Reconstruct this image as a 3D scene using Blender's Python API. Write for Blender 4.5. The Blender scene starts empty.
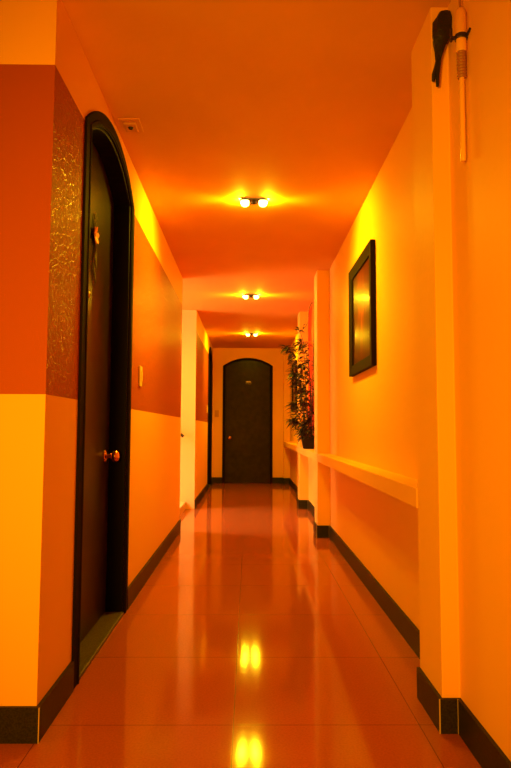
import bpy, bmesh, math, random
from mathutils import Vector, Matrix
random.seed(7)
sc = bpy.context.scene
COL = sc.collection

# ------------------------------------------------------------------ measures (metres; x right, y along the corridor, z up)
XL, XC, XN, XW = -.6425, .6174, .6754, .7274
ZC, ZB, ZS = 2.40, 2.1436, 1.058
YA, YG0, YG1, YE = 1.98, 5.94, 7.55, 11.12
YC0, YC1, YP1, YP2 = 2.038, 2.2945, 5.597, 7.593
SH0, SH1 = .666, .739
BB = .105

# ------------------------------------------------------------------ helpers
class MB:
    def __init__(s): s.bm = bmesh.new(); s.mi = 0
    def face(s, pts):
        f = s.bm.faces.new([s.bm.verts.new(p) for p in pts]); f.material_index = s.mi; return f
    def box(s, a, b):
        x0, y0, z0 = [min(p, q) for p, q in zip(a, b)]; x1, y1, z1 = [max(p, q) for p, q in zip(a, b)]
        v = [s.bm.verts.new(p) for p in ((x0,y0,z0),(x1,y0,z0),(x1,y1,z0),(x0,y1,z0),(x0,y0,z1),(x1,y0,z1),(x1,y1,z1),(x0,y1,z1))]
        for q in ((3,2,1,0),(4,5,6,7),(0,1,5,4),(1,2,6,5),(2,3,7,6),(3,0,4,7)):
            s.bm.faces.new([v[i] for i in q]).material_index = s.mi
        return s
    def prism(s, pts, vec):
        """closed outline (3-D points) pushed along vec"""
        vec = Vector(vec)
        a = [s.bm.verts.new(p) for p in pts]; b = [s.bm.verts.new(Vector(p) + vec) for p in pts]
        fs = [s.bm.faces.new(a), s.bm.faces.new(b[::-1])]
        n = len(a)
        for i in range(n): fs.append(s.bm.faces.new((a[i], b[i], b[(i+1) % n], a[(i+1) % n])))
        for f in fs: f.material_index = s.mi
        return s
    def lathe(s, prof, org, axis='z', seg=24):
        """prof: list of (radius, height along the axis)"""
        M = {'z': Matrix.Identity(3), 'x': Matrix(((0,0,1),(0,1,0),(-1,0,0))), 'y': Matrix(((1,0,0),(0,0,1),(0,-1,0))), '-z': Matrix(((1,0,0),(0,-1,0),(0,0,-1))), '-y': Matrix(((1,0,0),(0,0,-1),(0,1,0)))}[axis]
        org = Vector(org); rows = []
        for r, h in prof:
            if r < 1e-6: rows.append([s.bm.verts.new(org + M @ Vector((0, 0, h)))])
            else: rows.append([s.bm.verts.new(org + M @ Vector((r*math.cos(2*math.pi*k/seg), r*math.sin(2*math.pi*k/seg), h))) for k in range(seg)])
        for A, B in zip(rows, rows[1:]):
            for k in range(seg):
                k2 = (k+1) % seg
                q = ([A[0], B[k2], B[k]] if len(A) == 1 else [A[k], A[k2], B[0]] if len(B) == 1 else [A[k], A[k2], B[k2], B[k]])
                try: s.bm.faces.new(q).material_index = s.mi
                except ValueError: pass
        for R in (rows[0], rows[-1]):
            if len(R) > 1:
                s.bm.faces.new(R).material_index = s.mi
        return s
    def tube(s, pts, rad, seg=8):
        pts = [Vector(p) for p in pts]; n = len(pts); rows = []
        rads = rad if isinstance(rad, (list, tuple)) else [rad]*n
        up = Vector((.31, .77, .53))
        for i, p in enumerate(pts):
            t = (pts[min(i+1, n-1)] - pts[max(i-1, 0)]).normalized()
            a = t.cross(up).normalized(); b = t.cross(a)
            rows.append([s.bm.verts.new(p + rads[i]*(a*math.cos(2*math.pi*k/seg) + b*math.sin(2*math.pi*k/seg))) for k in range(seg)])
        for A, B in zip(rows, rows[1:]):
            for k in range(seg): s.bm.faces.new((A[k], A[(k+1) % seg], B[(k+1) % seg], B[k])).material_index = s.mi
        s.bm.faces.new(rows[0][::-1]).material_index = s.mi; s.bm.faces.new(rows[-1]).material_index = s.mi
        return s
    def build(s, name, mats, parent=None, smooth=False, bevel=0, seg=2, label=None):
        bmesh.ops.recalc_face_normals(s.bm, faces=s.bm.faces[:])
        me = bpy.data.meshes.new(name); s.bm.to_mesh(me); s.bm.free()
        for m in (mats if isinstance(mats, list) else [mats]): me.materials.append(m)
        o = bpy.data.objects.new(name, me); COL.objects.link(o)
        if parent is not None:
            root = parent
            o.parent = parent
            off = Vector(parent.location); p = parent.parent
            while p: off += Vector(p.location); p = p.parent
            me.transform(Matrix.Translation(-off))
        if smooth:
            for p in me.polygons: p.use_smooth = True
            try: me.set_sharp_from_angle(angle=math.radians(40))
            except Exception: pass
        if bevel:
            b = o.modifiers.new('bevel', 'BEVEL'); b.width = bevel; b.segments = seg; b.limit_method = 'ANGLE'
        if label: o['label'] = label
        return o

def empty(name, loc, label=None, cat=None, group=None, structure=False):
    o = bpy.data.objects.new(name, None); COL.objects.link(o); o.location = loc; o.empty_display_size = .1
    if label: o['label'] = label
    if cat: o['category'] = cat
    if group: o['group'] = group
    if structure: o['kind'] = 'structure'
    return o
def tag(o, label, cat, group=None):
    o['label'] = label; o['category'] = cat
    if group: o['group'] = group
    return o
def struct(o, label=None, cat=None):
    o['kind'] = 'structure'
    if label: o['label'] = label
    if cat: o['category'] = cat
    return o

# ------------------------------------------------------------------ materials
def mat(name, col, rough=.5, metal=0, spec=.5, bump=0, bscale=60, var=0, vscale=3, coat=0, emit=None, estr=0):
    m = bpy.data.materials.new(name); m.use_nodes = True
    nt = m.node_tree; p = nt.nodes['Principled BSDF']
    p.inputs['Base Color'].default_value = (*col, 1); p.inputs['Roughness'].default_value = rough
    p.inputs['Metallic'].default_value = metal; p.inputs['Specular IOR Level'].default_value = spec
    p.inputs['Coat Weight'].default_value = coat
    if emit: p.inputs['Emission Color'].default_value = (*emit, 1); p.inputs['Emission Strength'].default_value = estr
    geo = nt.nodes.new('ShaderNodeNewGeometry')
    if var:
        n = nt.nodes.new('ShaderNodeTexNoise'); n.inputs['Scale'].default_value = vscale; n.inputs['Detail'].default_value = 5
        nt.links.new(geo.outputs['Position'], n.inputs['Vector'])
        r = nt.nodes.new('ShaderNodeValToRGB')
        r.color_ramp.elements[0].position = .3; r.color_ramp.elements[1].position = .7
        r.color_ramp.elements[0].color = (*[c*(1-var) for c in col], 1); r.color_ramp.elements[1].color = (*[min(1, c*(1+var)) for c in col], 1)
        nt.links.new(n.outputs['Fac'], r.inputs['Fac']); nt.links.new(r.outputs['Color'], p.inputs['Base Color'])
    if bump:
        n = nt.nodes.new('ShaderNodeTexNoise'); n.inputs['Scale'].default_value = bscale; n.inputs['Detail'].default_value = 4
        nt.links.new(geo.outputs['Position'], n.inputs['Vector'])
        b = nt.nodes.new('ShaderNodeBump'); b.inputs['Strength'].default_value = bump; b.inputs['Distance'].default_value = .01
        nt.links.new(n.outputs['Fac'], b.inputs['Height']); nt.links.new(b.outputs['Normal'], p.inputs['Normal'])
    return m
def math_node(nt, op, a, b=None, c=None):
    n = nt.nodes.new('ShaderNodeMath'); n.operation = op
    for i, v in enumerate((a, b, c)):
        if v is None: continue
        if isinstance(v, (int, float)): n.inputs[i].default_value = v
        else: nt.links.new(v, n.inputs[i])
    return n.outputs[0]

CREAM = (.84, .43, .05)
BAND = (.35, .068, .001)
M = {}
M['cream'] = mat('cream_paint', CREAM, .6, spec=.12, bump=.12, bscale=35, var=.03)
M['ceiling'] = mat('ceiling_paint', (.72, .34, .045), .7, spec=.1, bump=.08, bscale=40, var=.03)
M['pale'] = mat('stair_paint', (.86, .52, .15), .6, spec=.15, bump=.08, bscale=40)
M['ledge'] = mat('ledge_paint', CREAM, .5, spec=.15)
M['granite'] = mat('granite', (.026, .019, .004), .4, spec=.12, var=.5, vscale=180)
M['sill'] = mat('sill_granite', (.075, .055, .022), .45, spec=.4, var=.6, vscale=150)
M['grout'] = mat('grout', (.55, .36, .12), .8)
M['wood'] = mat('door_wood', (.024, .012, .002), .3, spec=.07, var=.3, vscale=12)
M['jamb'] = mat('jamb_wood', (.006, .004, .001), .5, spec=.1)
M['black_wood'] = mat('frame_wood', (.014, .008, .002), .6, spec=.03)
M['brass'] = mat('knob_brass', (.75, .33, .16), .22, metal=1)
M['steel'] = mat('fixture_metal', (.35, .28, .18), .35, metal=1)
M['dark_metal'] = mat('dark_metal', (.05, .03, .015), .45, metal=.6)
M['bulb'] = mat('lamp_bulb', (1, .85, .5), .3, emit=(1, .66, .10), estr=18)
M['switch'] = mat('switch_plastic', (.80, .55, .22), .35)
M['sensor'] = mat('sensor_plastic', (.60, .27, .01), .5, spec=.2)
M['sensor_rim'] = mat('sensor_rim', (.70, .31, .01), .5, spec=.2)
M['black'] = mat('black_plastic', (.008, .006, .006), .55, bump=.5, bscale=70)
M['pvc'] = mat('pale_pvc', (.70, .33, .045), .3)
M['pvc_clear'] = mat('translucent_pvc', (.80, .42, .07), .12, coat=.5)
M['rib'] = mat('ribbed_hose', (.32, .12, .03), .5)
M['pot'] = mat('pot_glaze', (.016, .014, .006), .5, spec=.2)
M['soil'] = mat('soil', (.03, .018, .008), .9, bump=.8, bscale=90)
M['stem'] = mat('bamboo_stem', (.12, .07, .018), .5)
M['leaf'] = mat('bamboo_leaf', (.034, .030, .008), .45, var=.4, vscale=9)
M['petal'] = mat('petal_red', (.80, .13, .03), .5)
M['sprig'] = mat('sprig_green', (.12, .10, .02), .6)
M['plaque'] = mat('plaque_metal', (.45, .30, .14), .4, metal=.5)
M['lobby'] = mat('lobby_paint', (.84, .40, .01), .7, spec=.1)
M['pane'] = mat('frosted_pane', (.9, .85, .7), .4, emit=(1, .84, .60), estr=15)

# left wall: a glossy brown-red painted band between two heights, embossed with little scrolls
def band_material(name, emboss):
    m = bpy.data.materials.new(name); m.use_nodes = True; nt = m.node_tree; p = nt.nodes['Principled BSDF']
    L = nt.links.new
    geo = nt.nodes.new('ShaderNodeNewGeometry'); sep = nt.nodes.new('ShaderNodeSeparateXYZ'); L(geo.outputs['Position'], sep.inputs[0])
    z = sep.outputs['Z']
    inb = math_node(nt, 'MULTIPLY', math_node(nt, 'GREATER_THAN', z, ZS), math_node(nt, 'LESS_THAN', z, ZB))
    mix = nt.nodes.new('ShaderNodeMix'); mix.data_type = 'RGBA'
    L(inb, mix.inputs['Factor']); mix.inputs['A'].default_value = (*CREAM, 1); mix.inputs['B'].default_value = (*BAND, 1)
    L(mix.outputs['Result'], p.inputs['Base Color'])
    warp = nt.nodes.new('ShaderNodeTexNoise'); warp.inputs['Scale'].default_value = 9; warp.inputs['Detail'].default_value = 2
    L(geo.outputs['Position'], warp.inputs['Vector'])
    vm = nt.nodes.new('ShaderNodeVectorMath'); vm.operation = 'MULTIPLY_ADD'; vm.inputs[1].default_value = (.07, .07, .07)
    L(warp.outputs['Color'], vm.inputs[0]); L(geo.outputs['Position'], vm.inputs[2])
    vo = nt.nodes.new('ShaderNodeTexVoronoi'); vo.feature = 'DISTANCE_TO_EDGE'; vo.inputs['Scale'].default_value = 40
    L(vm.outputs[0], vo.inputs['Vector'])
    mr = nt.nodes.new('ShaderNodeMapRange'); mr.interpolation_type = 'SMOOTHSTEP'
    mr.inputs['From Min'].default_value = 0; mr.inputs['From Max'].default_value = .10; mr.inputs['To Min'].default_value = 1; mr.inputs['To Max'].default_value = 0
    L(vo.outputs['Distance'], mr.inputs['Value'])
    fine = nt.nodes.new('ShaderNodeTexNoise'); fine.inputs['Scale'].default_value = 60; fine.inputs['Detail'].default_value = 4
    L(geo.outputs['Position'], fine.inputs['Vector'])
    ln = math_node(nt, 'MULTIPLY', math_node(nt, 'MULTIPLY', mr.outputs[0], inb), emboss)
    L(math_node(nt, 'MULTIPLY_ADD', ln, -.36, .55), p.inputs['Roughness']); L(math_node(nt, 'MULTIPLY_ADD', ln, .20, .10), p.inputs['Specular IOR Level'])
    h = math_node(nt, 'ADD', ln, math_node(nt, 'MULTIPLY', fine.outputs['Fac'], .35))
    b = nt.nodes.new('ShaderNodeBump'); b.inputs['Strength'].default_value = .3; b.inputs['Distance'].default_value = .003
    L(h, b.inputs['Height']); L(b.outputs['Normal'], p.inputs['Normal'])
    return m
M['band'] = band_material('banded_paint', 1); M['band_plain'] = band_material('banded_paint_smooth', .06)

# right wall: cream, with the recess above the ledge between the two piers painted red
def right_material():
    m = mat('right_wall_paint', CREAM, .55, spec=.15, bump=.12, bscale=35)
    nt = m.node_tree; p = nt.nodes['Principled BSDF']; L = nt.links.new
    geo = nt.nodes.new('ShaderNodeNewGeometry'); sep = nt.nodes.new('ShaderNodeSeparateXYZ'); L(geo.outputs['Position'], sep.inputs[0])
    f = math_node(nt, 'MULTIPLY', math_node(nt, 'GREATER_THAN', sep.outputs['X'], XW - .003), math_node(nt, 'GREATER_THAN', sep.outputs['Z'], SH1))
    f = math_node(nt, 'MULTIPLY', f, math_node(nt, 'MULTIPLY', math_node(nt, 'GREATER_THAN', sep.outputs['Y'], 5.8), math_node(nt, 'LESS_THAN', sep.outputs['Y'], YP2 + .01)))
    mix = nt.nodes.new('ShaderNodeMix'); mix.data_type = 'RGBA'; L(f, mix.inputs['Factor'])
    mix.inputs['A'].default_value = (*CREAM, 1); mix.inputs['B'].default_value = (.75, .035, .001, 1)
    L(mix.outputs['Result'], p.inputs['Base Color'])
    return m
M['right'] = right_material()

def floor_material():
    m = bpy.data.materials.new('polished_tile'); m.use_nodes = True; nt = m.node_tree; p = nt.nodes['Principled BSDF']; L = nt.links.new
    geo = nt.nodes.new('ShaderNodeNewGeometry'); sep = nt.nodes.new('ShaderNodeSeparateXYZ'); L(geo.outputs['Position'], sep.inputs[0])
    def joint(out, off):
        q = math_node(nt, 'FRACT', math_node(nt, 'DIVIDE', math_node(nt, 'ADD', out, 60 - off), .6))
        return math_node(nt, 'LESS_THAN', q, .005)
    j = math_node(nt, 'MAXIMUM', joint(sep.outputs['X'], -.045), joint(sep.outputs['Y'], 2.085))
    n = nt.nodes.new('ShaderNodeTexNoise'); n.inputs['Scale'].default_value = 140; n.inputs['Detail'].default_value = 3; L(geo.outputs['Position'], n.inputs['Vector'])
    ramp = nt.nodes.new('ShaderNodeValToRGB'); L(n.outputs['Fac'], ramp.inputs['Fac'])
    ramp.color_ramp.elements[0].position = .35; ramp.color_ramp.elements[1].position = .65
    ramp.color_ramp.elements[0].color = (.33, .078, .014, 1); ramp.color_ramp.elements[1].color = (.385, .092, .018, 1)
    mix = nt.nodes.new('ShaderNodeMix'); mix.data_type = 'RGBA'; L(j, mix.inputs['Factor']); L(ramp.outputs['Color'], mix.inputs['A'])
    mix.inputs['B'].default_value = (.14, .03, .003, 1)
    L(mix.outputs['Result'], p.inputs['Base Color'])
    p.inputs['Roughness'].default_value = .06; p.inputs['IOR'].default_value = 1.45; p.inputs['Specular IOR Level'].default_value = .33
    L(math_node(nt, 'MULTIPLY_ADD', j, .05, .085), p.inputs['Roughness'])
    w = nt.nodes.new('ShaderNodeTexNoise'); w.inputs['Scale'].default_value = 6; L(geo.outputs['Position'], w.inputs['Vector'])
    b = nt.nodes.new('ShaderNodeBump'); b.inputs['Strength'].default_value = .04; b.inputs['Distance'].default_value = .005
    L(w.outputs['Fac'], b.inputs['Height']); L(b.outputs['Normal'], p.inputs['Normal'])
    return m
M['floor'] = floor_material()

def art_material():
    m = bpy.data.materials.new('dark_print'); m.use_nodes = True; nt = m.node_tree; p = nt.nodes['Principled BSDF']; L = nt.links.new
    tc = nt.nodes.new('ShaderNodeTexCoord')
    mp = nt.nodes.new('ShaderNodeMapping'); mp.inputs['Scale'].default_value = (1, 9, 2.2); L(tc.outputs['Object'], mp.inputs['Vector'])
    n = nt.nodes.new('ShaderNodeTexNoise'); n.inputs['Scale'].default_value = 1.6; n.inputs['Detail'].default_value = 6; n.inputs['Distortion'].default_value = .6
    L(mp.outputs['Vector'], n.inputs['Vector'])
    sep = nt.nodes.new('ShaderNodeSeparateXYZ'); L(tc.outputs['Object'], sep.inputs[0])
    g = math_node(nt, 'SUBTRACT', 1, math_node(nt, 'MULTIPLY', math_node(nt, 'ABSOLUTE', sep.outputs['Y']), 3.2))   # a tall warm motif down the middle
    h = math_node(nt, 'SUBTRACT', 1, math_node(nt, 'MULTIPLY', math_node(nt, 'ABSOLUTE', math_node(nt, 'SUBTRACT', sep.outputs['Z'], .04)), 2.2))
    v = math_node(nt, 'MULTIPLY', math_node(nt, 'ADD', math_node(nt, 'MULTIPLY', g, h), .25), n.outputs['Fac'])
    r = nt.nodes.new('ShaderNodeValToRGB'); L(v, r.inputs['Fac'])
    e = r.color_ramp.elements; e[0].position = .08; e[0].color = (.012, .005, .001, 1); e[1].position = .75; e[1].color = (.36, .09, .006, 1)
    x = e.new(.30); x.color = (.05, .008, .001, 1); x = e.new(.5); x.color = (.16, .018, .002, 1)
    L(r.outputs['Color'], p.inputs['Base Color'])
    p.inputs['Roughness'].default_value = .3; p.inputs['Specular IOR Level'].default_value = .04; p.inputs['Coat Weight'].default_value = .14; p.inputs['Coat Roughness'].default_value = .12
    return m
M['art'] = art_material()

# ------------------------------------------------------------------ the shell
XB = -3.2; YB = -3.2          # the lobby the corridor starts from lies to the left of and behind the camera
XS = -2.75                    # back of the stair opening
struct(MB().box((XB-.1, YB-.1, -.08), (.95, YE+.1, 0)).build('floor', M['floor']))
struct(MB().box((XB-.1, YB-.1, ZC), (.95, YE+.1, ZC+.08)).build('ceiling', M['ceiling']))

def arch(c, w, spring, rise, n=20):
    """outline over an opening from right to left: list of (t, z)"""
    R = (w*w + rise*rise)/(2*rise); a0 = math.asin(w/R)
    return [(c + R*math.sin(a0 - 2*a0*k/n), spring + rise - R + R*math.cos(a0 - 2*a0*k/n)) for k in range(n+1)]

def wall_with_door(y0, y1, c, w, spring, rise, x0, x1):
    pts = [(y0, 0), (c-w, 0)] + arch(c, w, spring, rise)[::-1] + [(c+w, 0), (y1, 0), (y1, ZC), (y0, ZC)]
    return [(x0, t, z) for t, z in pts], (x1-x0, 0, 0)

D1 = (2.862, .440, 2.145, .145)     # left door opening: centre y, half width, spring, rise
D2 = (10.33, .400, 2.125, .125)
DE = (-.017, .415, 2.075, .125)     # end door: centre x
w = MB(); w.prism(*wall_with_door(YA, YG0, *D1, XL-.14, XL)); w.box((XB, YA, 0), (XL-.14, YA+.12, ZC)); w.box((XS, YG0-.12, 0), (XL-.14, YG0, ZC))
wl = struct(w.build('wall_left', [M['band'], M['band_plain']]))
for p_ in wl.data.polygons:
    if abs(p_.normal.y) > .9 and p_.center.y < YA + .01: p_.material_index = 1
w = MB(); w.prism(*wall_with_door(YG1+.004, YE, *D2, XL-.14, XL)); struct(w.build('wall_left.001', M['band']))
struct(MB().box((XS, YG1, 0), (XL-.14, YG1+.12, ZC)).box((XL-.1405, YG1, 0), (XL, YG1+.0035, ZC)).build('wall_stair', M['pale']))
pts = [(XL, 0), (DE[0]-DE[1], 0)] + arch(*DE)[::-1] + [(DE[0]+DE[1], 0), (.95, 0), (.95, ZC), (XL-.14, ZC), (XL-.14, 0)]
struct(MB().prism([(x, YE, z) for x, z in pts], (0, .14, 0)).build('wall_back', M['cream']))
PD1, PD2, YP3 = .26, .28, 10.98
plan = [(XN, YB), (XN, YC0), (XC, YC0), (XC, YC1), (XW, YC1), (XW, YP1), (XC, YP1), (XC, YP1+PD1), (XW, YP1+PD1), (XW, YP2), (XC, YP2), (XC, YP2+PD2), (XW, YP2+PD2), (XW, YP3), (XC, YP3), (XC, YE), (.95, YE), (.95, YB)]
struct(MB().prism([(x, y, 0) for x, y in plan], (0, 0, ZC)).build('wall_right', M['right'], bevel=.003))
struct(MB().box((XB-.1, YB, 0), (XB, YA+.12, ZC)).build('wall_lobby', M['lobby']))
struct(MB().box((XB, YB-.1, 0), (.95, YB, ZC)).build('wall_front', M['lobby']))

# baseboards of dark granite, pale joints at the corners
T = .012
b = MB(); b.box((XB, YA-T, 0), (XL+T, YA, BB)); b.box((XL, YA, 0), (XL+T, D1[0]-.512, BB)); b.box((XL, D1[0]+.512, 0), (XL+T, YG0, BB))
bl = struct(b.build('baseboard_left', M['granite']))
MB().box((XL+T-.002, YA-T-.0008, 0), (XL+T+.0008, YA-T+.002, BB)).build('joint', M['grout'], bl)
struct(MB().box((XL, YG1, 0), (XL+T, D2[0]-.472, BB)).box((XL, D2[0]+.472, 0), (XL+T, YE, BB)).build('baseboard_left.001', M['granite']))
struct(MB().box((XL+T, YE-T, 0), (DE[0]-.445, YE, BB)).box((DE[0]+.445, YE-T, 0), (XC-T, YE, BB)).build('baseboard_back', M['granite']))
b = MB()
for x0, y0, x1, y1 in ((XN-T, YB, XN, YC0-T), (XC-T, YC0-T, XN, YC0), (XC-T, YC0, XC, YC1), (XW-T, YC1, XW, YP1-T), (XC-T, YP1-T, XW, YP1), (XC-T, YP1, XC, YP1+PD1),
                       (XW-T, YP1+PD1, XW, YP2-T), (XC-T, YP2-T, XW, YP2), (XC-T, YP2, XC, YP2+PD2), (XW-T, YP2+PD2, XW, YP3-T), (XC-T, YP3-T, XW, YP3), (XC-T, YP3, XC, YE)):
    b.box((x0, y0, 0), (x1, y1, BB))
br = struct(b.build('baseboard_right', M['granite']))
for (x, y) in ((XC-T, YC0-T), (XN-T, YC0-T), (XW-T, YP1-T), (XC-T, YP1-T), (XW-T, YP2-T)):
    MB().box((x-.0012, y-.0012, 0), (x+.002, y+.002, BB+.0005)).build('joint', M['grout'], br)

# ------------------------------------------------------------------ ledge along the right wall
F = XC - .004
plan = [(F, YC1), (F, YP3), (XW, YP3), (XW, YP2+PD2), (XC, YP2+PD2), (XC, YP2), (XW, YP2), (XW, YP1+PD1), (XC, YP1+PD1), (XC, YP1), (XW, YP1), (XW, YC1)]
tag(MB().prism([(x, y, SH0) for x, y in plan], (0, 0, SH1-SH0)).build('wall_ledge', M['ledge'], bevel=.002), 'long narrow cream ledge running along the right wall at waist height', 'shelf')

# ------------------------------------------------------------------ doors
def knob(parent, org, axis, dirv):
    k = MB(); k.lathe([(.033, 0), (.033, .004), (.026, .010), (.012, .013), (.010, .030)], org, axis)
    r = k.build('knob', M['brass'], parent, smooth=True, label='brass round knob on a rosette')
    o = Vector(org) + Vector(dirv)*.028
    MB().lathe([(.010, 0), (.016, .004), (.026, .012), (.030, .022), (.029, .032), (.022, .041), (.010, .045), (0, .0455)], o, axis).build('knob_ball', M['brass'], r, smooth=True)
    return r

def side_door(name, d, label, leaf_in, near):
    c, hw, sp, rise = d
    root = struct(empty(name, (XL, c, 0)), label, 'door')
    inner = [(c-hw, 0)] + arch(c, hw, sp, rise)[::-1] + [(c+hw, 0)]
    def ring(grow, shrink, x0, x1, nm, m):
        o = [(c-hw-grow, 0)] + arch(c, hw+grow, sp + .012, rise + grow*.7)[::-1] + [(c+hw+grow, 0)]
        i = [(c-hw+shrink, 0)] + arch(c, hw-shrink, sp, rise - shrink*.8)[::-1] + [(c+hw-shrink, 0)]
        return MB().prism([(x0, t, z) for t, z in o + i[::-1]], (x1-x0, 0, 0)).build(nm, m, root, bevel=.003)
    # lining of the recess, casing on the wall face with a raised outer bead
    ring(-.0005, .018, XL-.139, XL+.0, 'door_jamb', M['jamb'])
    cs = ring(.070, .004, XL, XL+.010, 'door_casing', M['black_wood'])
    o2 = ring(.016, -.004, XL+.010, XL+.014, 'casing_bead', M['black_wood']); o2.parent = cs; o2.data.transform(Matrix.Translation((0, 0, 0)))
    l = [(c-hw+.02, .018)] + arch(c, hw-.02, sp, rise-.016)[::-1] + [(c+hw-.02, .018)]
    leaf = MB().prism([(XL-leaf_in-.035, t, z) for t, z in l], (.035, 0, 0)).build('door_leaf', M['wood'], root, bevel=.003)
    MB().box((XL-.139, c-hw+.018, 0), (XL+.008, c+hw-.018, .016)).build('threshold', M['sill'], root, bevel=.003, label='speckled granite threshold')
    return root, leaf

d1, leaf1 = side_door('door_1', D1, 'dark arched door in the near left wall with a flower ornament', .085, True)
knob(d1, (XL-.085, 3.19, .812), 'x', (1, 0, 0))
# flower ornament: dark red blossom with dark leaves above and drooping sprigs
fo = MB(); xf = XL-.082; cy, cz = 2.865, 1.85
for k in range(6):
    a = k*math.pi/3 + .3
    p = [(xf, cy, cz)]
    for t, wd in ((.35, .35), (.7, .42), (1, .0)):
        p.append((xf+.010*t, cy + .048*t*math.cos(a) - .034*wd*math.sin(a)*.8, cz + .046*t*math.sin(a) + .042*wd*math.cos(a)*.8))
    for t, wd in ((.7, -.42), (.35, -.35)):
        p.append((xf+.010*t, cy + .048*t*math.cos(a) - .034*wd*math.sin(a)*.8, cz + .046*t*math.sin(a) + .042*wd*math.cos(a)*.8))
    fo.prism(p, (.004, 0, 0))
fl = fo.build('flower_ornament', M['petal'], d1, label='red blossom with green sprigs hung on the door')
sp = MB()
for dy, dz, n in ((-.04, -.17, 0), (.015, -.20, 1), (.05, -.14, 2), (.03, .09, 3), (-.02, .10, 4)):
    q = [Vector((xf+.003, cy + dy*t + .02*math.sin(3*t + n), cz + dz*t)) for t in (0, .25, .5, .75, 1)]
    sp.tube(q, [.0035, .003, .0025, .002, .001], 5)
    for t in (.45, .8):
        b0 = Vector((xf+.004, cy + dy*t + .02*math.sin(3*t+n), cz + dz*t))
        sp.prism([b0, b0 + Vector((0, .012, dz*.12)), b0 + Vector((0, .022, dz*.3)), b0 + Vector((0, .004, dz*.16))], (.002, 0, 0))
sp.build('sprig', M['sprig'], fl)
MB().lathe([(.016, 0), (.016, .004), (.010, .007), (.009, .004), (0, .004)], (XL-.085, 2.80, 1.555), 'x').build('peephole', M['plaque'], d1, smooth=True, label='small round peephole')

d2, leaf2 = side_door('door_2', D2, 'dark arched door at the far end of the left wall', .07, False)
knob(d2, (XL-.07, 10.02, .80), 'x', (1, 0, 0))

# end door, facing the camera
c, hw, sp_, ri = DE
d3 = struct(empty('door_3', (c, YE, 0)), 'dark arched door in the wall closing the corridor', 'door')
def ringx(go, gi, y0, y1, nm, parent, m):
    o = [(c-hw-go, 0)] + arch(c, hw+go, sp_ + .006, ri + go*.6)[::-1] + [(c+hw+go, 0)]
    i = [(c-hw-gi, 0)] + arch(c, hw+gi, sp_, ri + gi*.6)[::-1] + [(c+hw+gi, 0)]
    return MB().prism([(x, y0, z) for x, z in o + i[::-1]], (0, y1-y0, 0)).build(nm, m, parent, bevel=.002)
ringx(.030, -.015, YE-.014, YE, 'door_casing', d3, M['black_wood'])
ringx(-.0005, -.016, YE+.001, YE+.138, 'door_jamb', d3, M['jamb'])
l = [(c-hw+.018, .008)] + arch(c, hw-.018, sp_, ri-.014)[::-1] + [(c+hw-.018, .008)]
MB().prism([(x, YE+.02, z) for x, z in l], (0, .035, 0)).build('door_leaf', M['wood'], d3, bevel=.002)
knob(d3, (-.336, YE+.02, .80), '-y', (0, -1, 0))
pl = MB().prism([(-.005 + x, YE+.020, 1.785 + z) for x, z in ((-.055, -.03), (.055, -.03), (.055, .02), (.03, .036), (-.03, .036), (-.055, .02))], (0, -.006, 0)).build('door_plaque', M['dark_metal'], d3, label='small arched plate')
MB().box((-.045, YE+.0135, 1.79), (.035, YE+.0105, 1.805)).build('plaque_bar', M['plaque'], pl)

# ------------------------------------------------------------------ twin ceiling lamps
LY = (3.86, 6.67, 9.38)
def twin_lamp(x, y, label):
    r = empty('ceiling_lamp', (x, y, ZC), label, 'lamp', 'twin spotlights down the middle of the ceiling')
    p = MB(); p.box((x-.096, y-.040, ZC-.004), (x+.096, y+.040, ZC-.0005)); p.build('mounting_plate', M['steel'], r, bevel=.004)
    MB().lathe([(.014, .008), (.014, .022), (.009, .026), (0, .026)], (x, y, ZC), '-z').build('cap_nut', M['dark_metal'], r, smooth=True)
    for s in (-1, 1):
        h = MB().lathe([(.028, .004), (.034, .006), (.034, .011), (.031, .011), (.028, .008)], (x + s*.057, y, ZC), '-z')
        ho = h.build('lamp_head', M['dark_metal'], r, smooth=True)
        MB().lathe([(0, .006), (.025, .0065), (.0275, .014), (.0265, .027), (.022, .037), (.012, .043), (0, .045)], (x + s*.057, y, ZC), '-z').build('bulb', M['bulb'], ho, smooth=True, label='glowing bulb')
        MB().tube([(x + s*.006, y, ZC-.008), (x + s*.014, y, ZC-.022), (x + s*.021, y, ZC-.030)], .004, 6).build('bracket', M['dark_metal'], r)
        lt = bpy.data.lights.new('bulb_side_light', 'POINT'); lt.energy = POW; lt.color = LAMP; lt.shadow_soft_size = .008
        lo = bpy.data.objects.new('bulb_side_light', lt); COL.objects.link(lo); lo.parent = r; lo.location = (s*.090, 0, -.020)
        lt = bpy.data.lights.new('bulb_down_light', 'SPOT'); lt.energy = POW*4.4; lt.color = LAMP; lt.shadow_soft_size = .02; lt.spot_size = math.radians(165); lt.spot_blend = 1
        lo = bpy.data.objects.new('bulb_down_light', lt); COL.objects.link(lo); lo.parent = r; lo.location = (s*.057, 0, -.058)
        lt = bpy.data.lights.new('bulb_beam', 'SPOT'); lt.energy = POW*8; lt.color = LAMP; lt.shadow_soft_size = .015; lt.spot_size = math.radians(116); lt.spot_blend = 1
        lo = bpy.data.objects.new('bulb_beam', lt); COL.objects.link(lo); lo.parent = r; lo.location = (s*.088, 0, -.032)
        lo.rotation_euler = Vector((s*1, 0, -.78)).to_track_quat('-Z', 'Y').to_euler()
    return r
POW = 10; LAMP = (1, .62, .008)
twin_lamp(.027, LY[0], 'twin spotlight on the ceiling nearest the camera, level with the framed picture')
twin_lamp(.019, LY[1], 'twin spotlight on the ceiling between the side opening and the red recess')
twin_lamp(.040, LY[2], 'twin spotlight on the ceiling nearest the end door')

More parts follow.
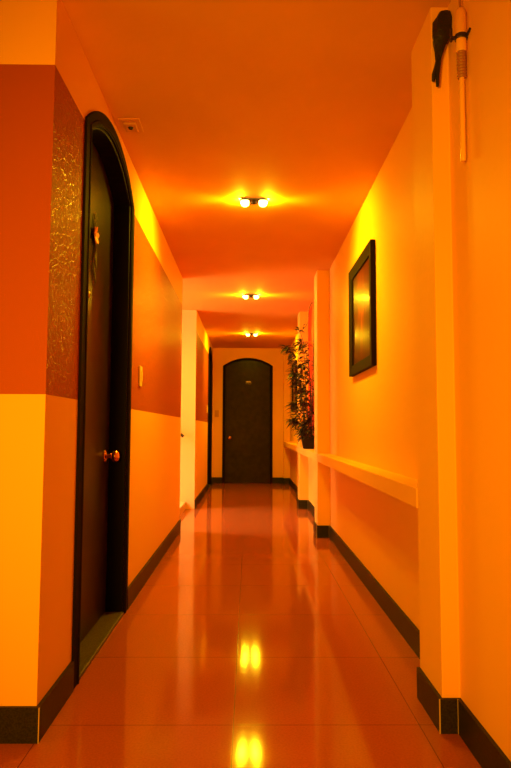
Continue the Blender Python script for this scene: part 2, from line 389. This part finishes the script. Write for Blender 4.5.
# ------------------------------------------------------------------ pictures
def picture(y0, y1, z0, z1, label):
    cy, cz = (y0+y1)/2, (z0+z1)/2
    r = empty('framed_picture', (XW, cy, cz), label, 'picture', 'framed pictures on the right wall')
    wd, t = .085, .030
    f = MB()
    O = [(y0, z0), (y1, z0), (y1, z1), (y0, z1)]; I = [(y0+wd, z0+wd*.8), (y1-wd, z0+wd*.8), (y1-wd, z1-wd*.8), (y0+wd, z1-wd*.8)]
    for k in range(4):
        a, b_, c_, d_ = O[k], O[(k+1) % 4], I[(k+1) % 4], I[k]
        bm = f.bm
        va = [bm.verts.new((XW - x, p[0], p[1])) for p, x in ((a, .001), (b_, .001), (b_, t), (a, t), (d_, t-.008), (c_, t-.008), (d_, .001), (c_, .001))]
        for q in ((0,1,2,3), (3,2,5,4), (4,5,7,6), (6,7,1,0), (0,3,4,6), (1,7,5,2)): bm.faces.new([va[i] for i in q])
    f.build('picture_frame', M['black_wood'], r)
    MB().box((XW-.014, y0+wd, z0+wd*.8), (XW-.002, y1-wd, z1-wd*.8)).build('picture_print', M['art'], r, label='dark red-brown print under glass')
    return r
pic = picture(3.53, 4.32, 1.318, 2.048, 'large black-framed dark print on the right wall above the ledge, before the piers')
far = pic.copy(); COL.objects.link(far); far.location = (XW, 9.72, 1.63)
far['label'] = 'smaller-looking black-framed picture far down the right wall, half hidden by the plant'
for ch in list(pic.children):
    k = ch.copy(); COL.objects.link(k); k.parent = far

# ------------------------------------------------------------------ switches and ceiling sensor
def switch(name, org, n, label):
    """n: 'x' = on the left wall, 'y' = on the end wall"""
    x, y, z = org; r = empty(name, org, label, 'switch', 'light switches')
    if n == 'x':
        MB().box((x+.0005, y-.036, z-.06), (x+.011, y+.036, z+.06)).build('switch_plate', M['switch'], r, bevel=.003)
        MB().box((x+.011, y-.016, z-.03), (x+.016, y+.016, z+.03)).build('rocker', M['switch'], r, bevel=.002)
    else:
        MB().box((x-.036, y-.011, z-.06), (x+.036, y-.0005, z+.06)).build('switch_plate', M['switch'] if n != 'y' else M['sensor'], r, bevel=.003)
        MB().box((x-.016, y-.016, z-.03), (x+.016, y-.011, z+.03)).build('rocker', M['sensor'], r, bevel=.002)
switch('light_switch', (XL, 3.665, 1.258), 'x', 'pale light switch on the brown band just past the near left door')
switch('light_switch', (XL, 9.60, 1.258), 'x', 'pale light switch on the left wall just before the far left door')
switch('light_switch', (-.566, YE, 1.226), 'y', 'light switch on the end wall left of the closing door')

r = empty('ceiling_sensor', (-.568, 2.89, ZC), 'small square plate with a dark centre on the ceiling above the near left door', 'sensor')
MB().box((-.618, 2.825, ZC-.008), (-.518, 2.955, ZC-.0005)).build('sensor_plate', M['sensor_rim'], r, bevel=.003)
MB().box((-.598, 2.85, ZC-.020), (-.538, 2.93, ZC-.008)).build('sensor_housing', M['sensor'], r, bevel=.005)
MB().lathe([(.013, .018), (.013, .021), (.009, .026), (0, .027)], (-.568, 2.885, ZC), '-z').build('sensor_eye', M['black'], r, smooth=True)

# ------------------------------------------------------------------ tube clamped on the near right wall, black bundle on the column
px, py = XN-.020, 1.855
r = empty('wall_tube', (px, py, 1.81), 'pale plastic tube in a ribbed coupling clamped to the near right wall', 'pipe')
MB().lathe([(.006, 0), (.008, .004), (.008, .30), (.007, .30)], (px, py, 1.81), 'z').build('tube', M['pvc_clear'], r, smooth=True)
prof = []
for k in range(9): prof += [(.0125, 2.075 + k*.0095), (.0150, 2.079 + k*.0095), (.0150, 2.081 + k*.0095), (.0125, 2.0845 + k*.0095)]
MB().lathe(prof, (px, py, 0), 'z').build('ribbed_coupling', M['rib'], r, smooth=True)
MB().lathe([(.013, 2.158), (.016, 2.162), (.0165, 2.198), (.015, 2.202)], (px, py, 0), 'z').build('socket', M['pvc_clear'], r, smooth=True)
cl = MB(); cl.lathe([(.0185, 2.198), (.0195, 2.200), (.0195, 2.212), (.0185, 2.214)], (px, py, 0), 'z'); cl.box((px, py-.006, 2.200), (XN-.0005, py+.006, 2.212))
cl.box((px-.034, py-.005, 2.200), (px-.016, py+.005, 2.208)); cl.tube([(px-.030, py, 2.192), (px-.030, py, 2.235)], .004, 8); cl.tube([(px+.014, py-.012, 2.206), (px+.017, py-.034, 2.214)], .004, 8)
cl.build('clamp', M['dark_metal'], r)
MB().lathe([(.016, 2.214), (.0175, 2.218), (.0175, 2.285), (.012, 2.298), (.006, 2.302)], (px, py, 0), 'z').build('sleeve', M['pvc'], r, smooth=True)
MB().tube([(px, py, 2.30), (px-.002, py, 2.33), (px-.008, py, 2.36), (px-.007, py+.01, 2.434)], .0035, 8).build('cable', M['rib'], r)
r.location.z -= .036

bx, by = .648, YC0 - .028
r = empty('black_bundle', (bx, by, 2.10), 'black wrapped bundle with two hanging tails at the top of the near right column', 'bag')
bm_ = MB(); rows = []
for z, hx, hy, ox in ((2.352, .008, .010, .016), (2.345, .020, .018, .012), (2.318, .031, .024, .008), (2.285, .030, .025, .004), (2.258, .028, .024, -.001), (2.240, .021, .020, -.006), (2.21, .013, .013, -.008), (2.18, .009, .010, -.012)):
    row = []
    for k in range(14):
        a = 2*math.pi*k/14; q = 1 + .16*math.sin(5*a + z*60) * (1 if z < 2.33 else 0)
        ca, sa = math.cos(a), math.sin(a)
        sq = 1/max(abs(ca), abs(sa))**.55
        row.append(bm_.bm.verts.new((bx - .004 + ox + hx*q*ca*sq, by + hy*q*sa*sq*.85, z + .012)))
    rows.append(row)
for A, B in zip(rows, rows[1:]):
    for k in range(14): bm_.bm.faces.new((A[k], A[(k+1) % 14], B[(k+1) % 14], B[k]))
bm_.bm.faces.new(rows[0]); bm_.bm.faces.new(rows[-1])
bm_.build('wrapped_body', M['black'], r, smooth=True)
for s, e in ((-1, 2.118), (1, 2.10)):
    MB().tube([(bx-.014, by, 2.20), (bx-.020+s*.003, by, 2.165), (bx-.026+s*.006, by-.002, 2.14), (bx-.027+s*.007, by, e)], [.009, .008, .0075, .005], 8).build('tail', M['black'], r, smooth=True)
MB().tube([(bx+.010, by, 2.335), (bx+.022, by-.006, 2.348), (bx+.028, by-.01, 2.34), (bx+.026, by-.015, 2.325)], .003, 6).build('cord', M['rib'], r)

# ------------------------------------------------------------------ side opening: raised step, handrail, bright window
st = MB(); st.box((XS+.001, YG0+.001, 0), (-.745, YG1-.001, .088)); st.box((XS+.001, YG0+.001, .088), (-1.5, YG1-.001, .26)); st.box((XS+.001, YG0+.001, .26), (-1.8, YG1-.001, .43))
tag(st.build('stair_steps', mat('step_tile', (.62, .36, .09), .3), bevel=.004), 'pale raised step in the side opening behind the end of the near left wall', 'stairs')
r = empty('handrail', (-.785, YG1-.05, .88), 'dark handrail end showing past the near left wall edge', 'handrail')
MB().tube([(-.775, YG1-.06, .86), (-.80, YG1-.06, .882), (-1.2, YG1-.06, 1.0), (-1.7, YG1-.06, 1.3)], .019, 10).build('rail', M['dark_metal'], r, smooth=True)
MB().tube([(-1.0, YG1-.06, .94), (-1.0, YG1-.001, .93)], .008, 8).build('rail_bracket', M['dark_metal'], r)
WZ0, WZ1 = .55, 2.15
w = MB(); w.box((XS-.12, YG0-.12, 0), (XS, YG1+.12, WZ0)); w.box((XS-.12, YG0-.12, WZ1), (XS, YG1+.12, ZC)); w.box((XS-.12, YG0-.12, WZ0), (XS, YG0+.15, WZ1)); w.box((XS-.12, YG1-.15, WZ0), (XS, YG1+.12, WZ1))
struct(w.build('wall_stair.001', M['pale']))
wn = struct(empty('window_1', (XS, (YG0+YG1)/2, WZ0)), 'frosted stair window', 'window')
MB().box((XS-.07, YG0+.15, WZ0), (XS-.06, YG1-.15, WZ1)).build('window_pane', M['pane'], wn)
f = MB()
for a, b_ in (((YG0+.15, WZ0), (YG1-.15, WZ0+.05)), ((YG0+.15, WZ1-.05), (YG1-.15, WZ1)), ((YG0+.15, WZ0), (YG0+.2, WZ1)), ((YG1-.2, WZ0), (YG1-.15, WZ1)), (((YG0+YG1)/2-.02, WZ0), ((YG0+YG1)/2+.02, WZ1))):
    f.box((XS-.055, a[0], a[1]), (XS-.02, b_[0], b_[1]))
f.build('window_frame', M['switch'], wn)

# ------------------------------------------------------------------ potted bamboo on the ledge
PX, PY = .662, 6.93
pr = empty('potted_bamboo', (PX, PY, SH1), 'tall leafy bamboo in a dark square pot on the ledge before the red recess', 'plant')
p = MB(); rows = []
for z, h, ox in ((0, .052, 0), (.004, .056, 0), (.115, .066, -.010), (.118, .071, -.010), (.138, .071, -.010), (.138, .063, -.010), (.108, .060, -.010)):
    rows.append([p.bm.verts.new((PX + ox + h*a, PY + h*b_, SH1 + .0005 + z)) for a, b_ in ((-1,-1),(1,-1),(1,1),(-1,1))])
for A, B in zip(rows, rows[1:]):
    for k in range(4): p.bm.faces.new((A[k], A[(k+1) % 4], B[(k+1) % 4], B[k]))
p.bm.faces.new(rows[0])
p.build('pot', M['pot'], pr, bevel=.003)
MB().box((PX-.066, PY-.056, SH1+.10), (PX+.046, PY+.056, SH1+.118)).build('soil', M['soil'], pr)

def leaf(mb, base, d, length, width):
    d = d.normalized(); side = d.cross(Vector((0, 0, 1)))
    side = side.normalized() if side.length > .05 else Vector((1, 0, 0)); nrm = side.cross(d)
    prev = None
    for t, wd in ((0, .12), (.25, .85), (.5, 1), (.78, .55), (1, .02)):
        c0 = base + d*length*t + Vector((0, 0, -1))*length*.30*t*t
        row = [c0 - side*width*wd + nrm*width*.25*wd, c0, c0 + side*width*wd + nrm*width*.25*wd]
        for v_ in row:
            if v_.x > XW-.006: v_.x = XW-.006
        row = [mb.bm.verts.new(v_) for v_ in row]
        if prev:
            for k in (0, 1): mb.bm.faces.new((prev[k], prev[k+1], row[k+1], row[k]))
        prev = row
Z0 = SH1 + .115
STEMS = [  # each stem: points (x, y, z) from the soil upwards, leaves per node
    ([(.69, 6.93, Z0), (.712, 6.91, 1.4), (.718, 6.9, 1.9), (.716, 6.90, 2.25), (.706, 6.90, 2.37), (.667, 6.90, 2.28), (.655, 6.9, 2.145), (.60, 6.9, 2.065), (.533, 6.9, 2.02)], 1, .78),
    ([(.66, 6.90, Z0), (.68, 6.86, 1.3), (.665, 6.85, 1.6), (.62, 6.86, 1.85), (.57, 6.86, 2.02), (.55, 6.86, 2.06)], 1, .55),
    ([(.67, 6.97, Z0), (.66, 7.02, 1.15), (.645, 7.05, 1.45), (.63, 7.06, 1.78), (.60, 7.06, 1.95)], 3, .25),
    ([(.64, 6.95, Z0), (.60, 6.98, 1.2), (.56, 7.0, 1.55), (.50, 7.0, 1.80), (.43, 7.0, 1.88)], 3, .3),
    ([(.65, 6.91, Z0), (.62, 6.84, 1.05), (.58, 6.8, 1.3), (.53, 6.78, 1.50), (.49, 6.78, 1.56)], 3, .15),
    ([(.68, 6.96, Z0), (.67, 7.05, 1.1), (.64, 7.1, 1.4), (.60, 7.12, 1.7)], 3, .1),
    ([(.67, 6.88, Z0), (.68, 6.75, 1.05), (.66, 6.70, 1.35), (.64, 6.66, 1.68)], 3, .1),
    ([(.63, 6.92, Z0), (.59, 6.9, 1.0), (.54, 6.88, 1.15), (.50, 6.86, 1.24)], 3, .1),
    ([(.64, 6.93, Z0), (.61, 6.95, .95), (.56, 6.96, 1.02), (.50, 6.97, 1.05)], 3, .1),
    ([(.70, 6.92, Z0), (.69, 6.86, 1.2), (.67, 6.82, 1.5), (.65, 6.80, 1.9)], 2, .2),
]
for pts, dens, start in STEMS:
    P_ = [Vector(q) for q in pts]; path = []
    for i in range(len(P_)-1):                       # Catmull-Rom through the points
        a, b_, c_, d_ = P_[max(i-1, 0)], P_[i], P_[i+1], P_[min(i+2, len(P_)-1)]
        for k in range(8):
            t = k/8
            path.append(.5*((2*b_) + (c_-a)*t + (2*a-5*b_+4*c_-d_)*t*t + (3*b_-a-3*c_+d_)*t**3))
    path.append(P_[-1])
    n = len(path)
    so = MB().tube(path, [.0065*(1 - .6*i/n) * (1.25 if i % 5 == 0 else 1) for i in range(n)], 6).build('stem', M['stem'], pr)
    lf = MB()
    for i in range(int(n*start), n, 1 if dens > 1 else 3):
        for k in range(dens + (1 if dens == 3 else 0) + (1 if dens > 1 and i % 4 == 0 else 0) + (2 if i >= n-2 else 0)):
            a = random.uniform(math.pi*.55, math.pi*1.45) if random.random() < .6 else random.uniform(0, 2*math.pi)
            d = Vector((math.cos(a)*.9, math.sin(a), random.uniform(-.35, .6)))
            leaf(lf, path[i], d, random.uniform(.09, .15) * (.75 if dens == 1 else 1), random.uniform(.011, .018))
    lf.build('foliage', M['leaf'], so)

# ------------------------------------------------------------------ lights of the lobby (off to the left and behind the camera)
def area(name, loc, look, size, power, col):
    l = bpy.data.lights.new(name, 'AREA'); l.energy = power; l.color = col; l.size = size
    o = bpy.data.objects.new(name, l); COL.objects.link(o); o.location = loc
    o.rotation_euler = (Vector(look) - Vector(loc)).to_track_quat('-Z', 'Y').to_euler(); return o
area('lobby_lamp', (-2.7, 1.25, 1.6), (.6, 1.9, 1.0), .35, 9, (1, .60, .02))
l = bpy.data.lights.new('lobby_side_lamp', 'SPOT'); l.energy = 430; l.color = (1, .41, .005); l.shadow_soft_size = .25; l.spot_size = math.radians(88); l.spot_blend = 1
o = bpy.data.objects.new('lobby_side_lamp', l); COL.objects.link(o); o.location = (-.6, -.35, 1.08)
o.rotation_euler = Vector((.52, 2.4, -.03)).to_track_quat('-Z', 'Y').to_euler()

l = bpy.data.lights.new('stair_lamp', 'SPOT'); l.energy = 420; l.color = (1, .86, .62); l.shadow_soft_size = .06; l.spot_size = math.radians(46); l.spot_blend = .8
o = bpy.data.objects.new('stair_lamp', l); COL.objects.link(o); o.location = (-2.6, 6.745, 2.3); o.rotation_euler = Vector((1.95, 0, -2.3)).to_track_quat('-Z', 'Y').to_euler()

wd_ = bpy.data.worlds.new('World'); sc.world = wd_; wd_.use_nodes = True
wd_.node_tree.nodes['Background'].inputs['Color'].default_value = (.05, .02, .002, 1)
wd_.node_tree.nodes['Background'].inputs['Strength'].default_value = .2

# ------------------------------------------------------------------ camera
f, pi_, ya, ro = 624.5, .0726, .0108, .0043
R = Vector((math.cos(ya), -math.sin(ya), 0)); F0 = Vector((math.sin(ya), math.cos(ya), 0)); Zu = Vector((0, 0, 1))
Fw = F0*math.cos(pi_) + Zu*math.sin(pi_); U = Zu*math.cos(pi_) - F0*math.sin(pi_)
cr, sr = math.cos(ro), math.sin(ro)
R2 = cr*R + sr*U; U2 = cr*U - sr*R
cam = bpy.data.cameras.new('camera'); co = bpy.data.objects.new('camera', cam); COL.objects.link(co)
cam.sensor_fit = 'VERTICAL'; cam.sensor_height = 24; cam.lens = f/768*24; cam.clip_start = .05
co.matrix_world = Matrix(((R2.x, U2.x, -Fw.x, 0), (R2.y, U2.y, -Fw.y, 0), (R2.z, U2.z, -Fw.z, .95), (0, 0, 0, 1)))
sc.camera = co
vs = sc.view_settings; vs.view_transform = 'Standard'; vs.look = 'None'; vs.gamma = 1; vs.use_curve_mapping = False; vs.exposure = -.1
sc.cycles.max_bounces = 10; sc.cycles.diffuse_bounces = 6
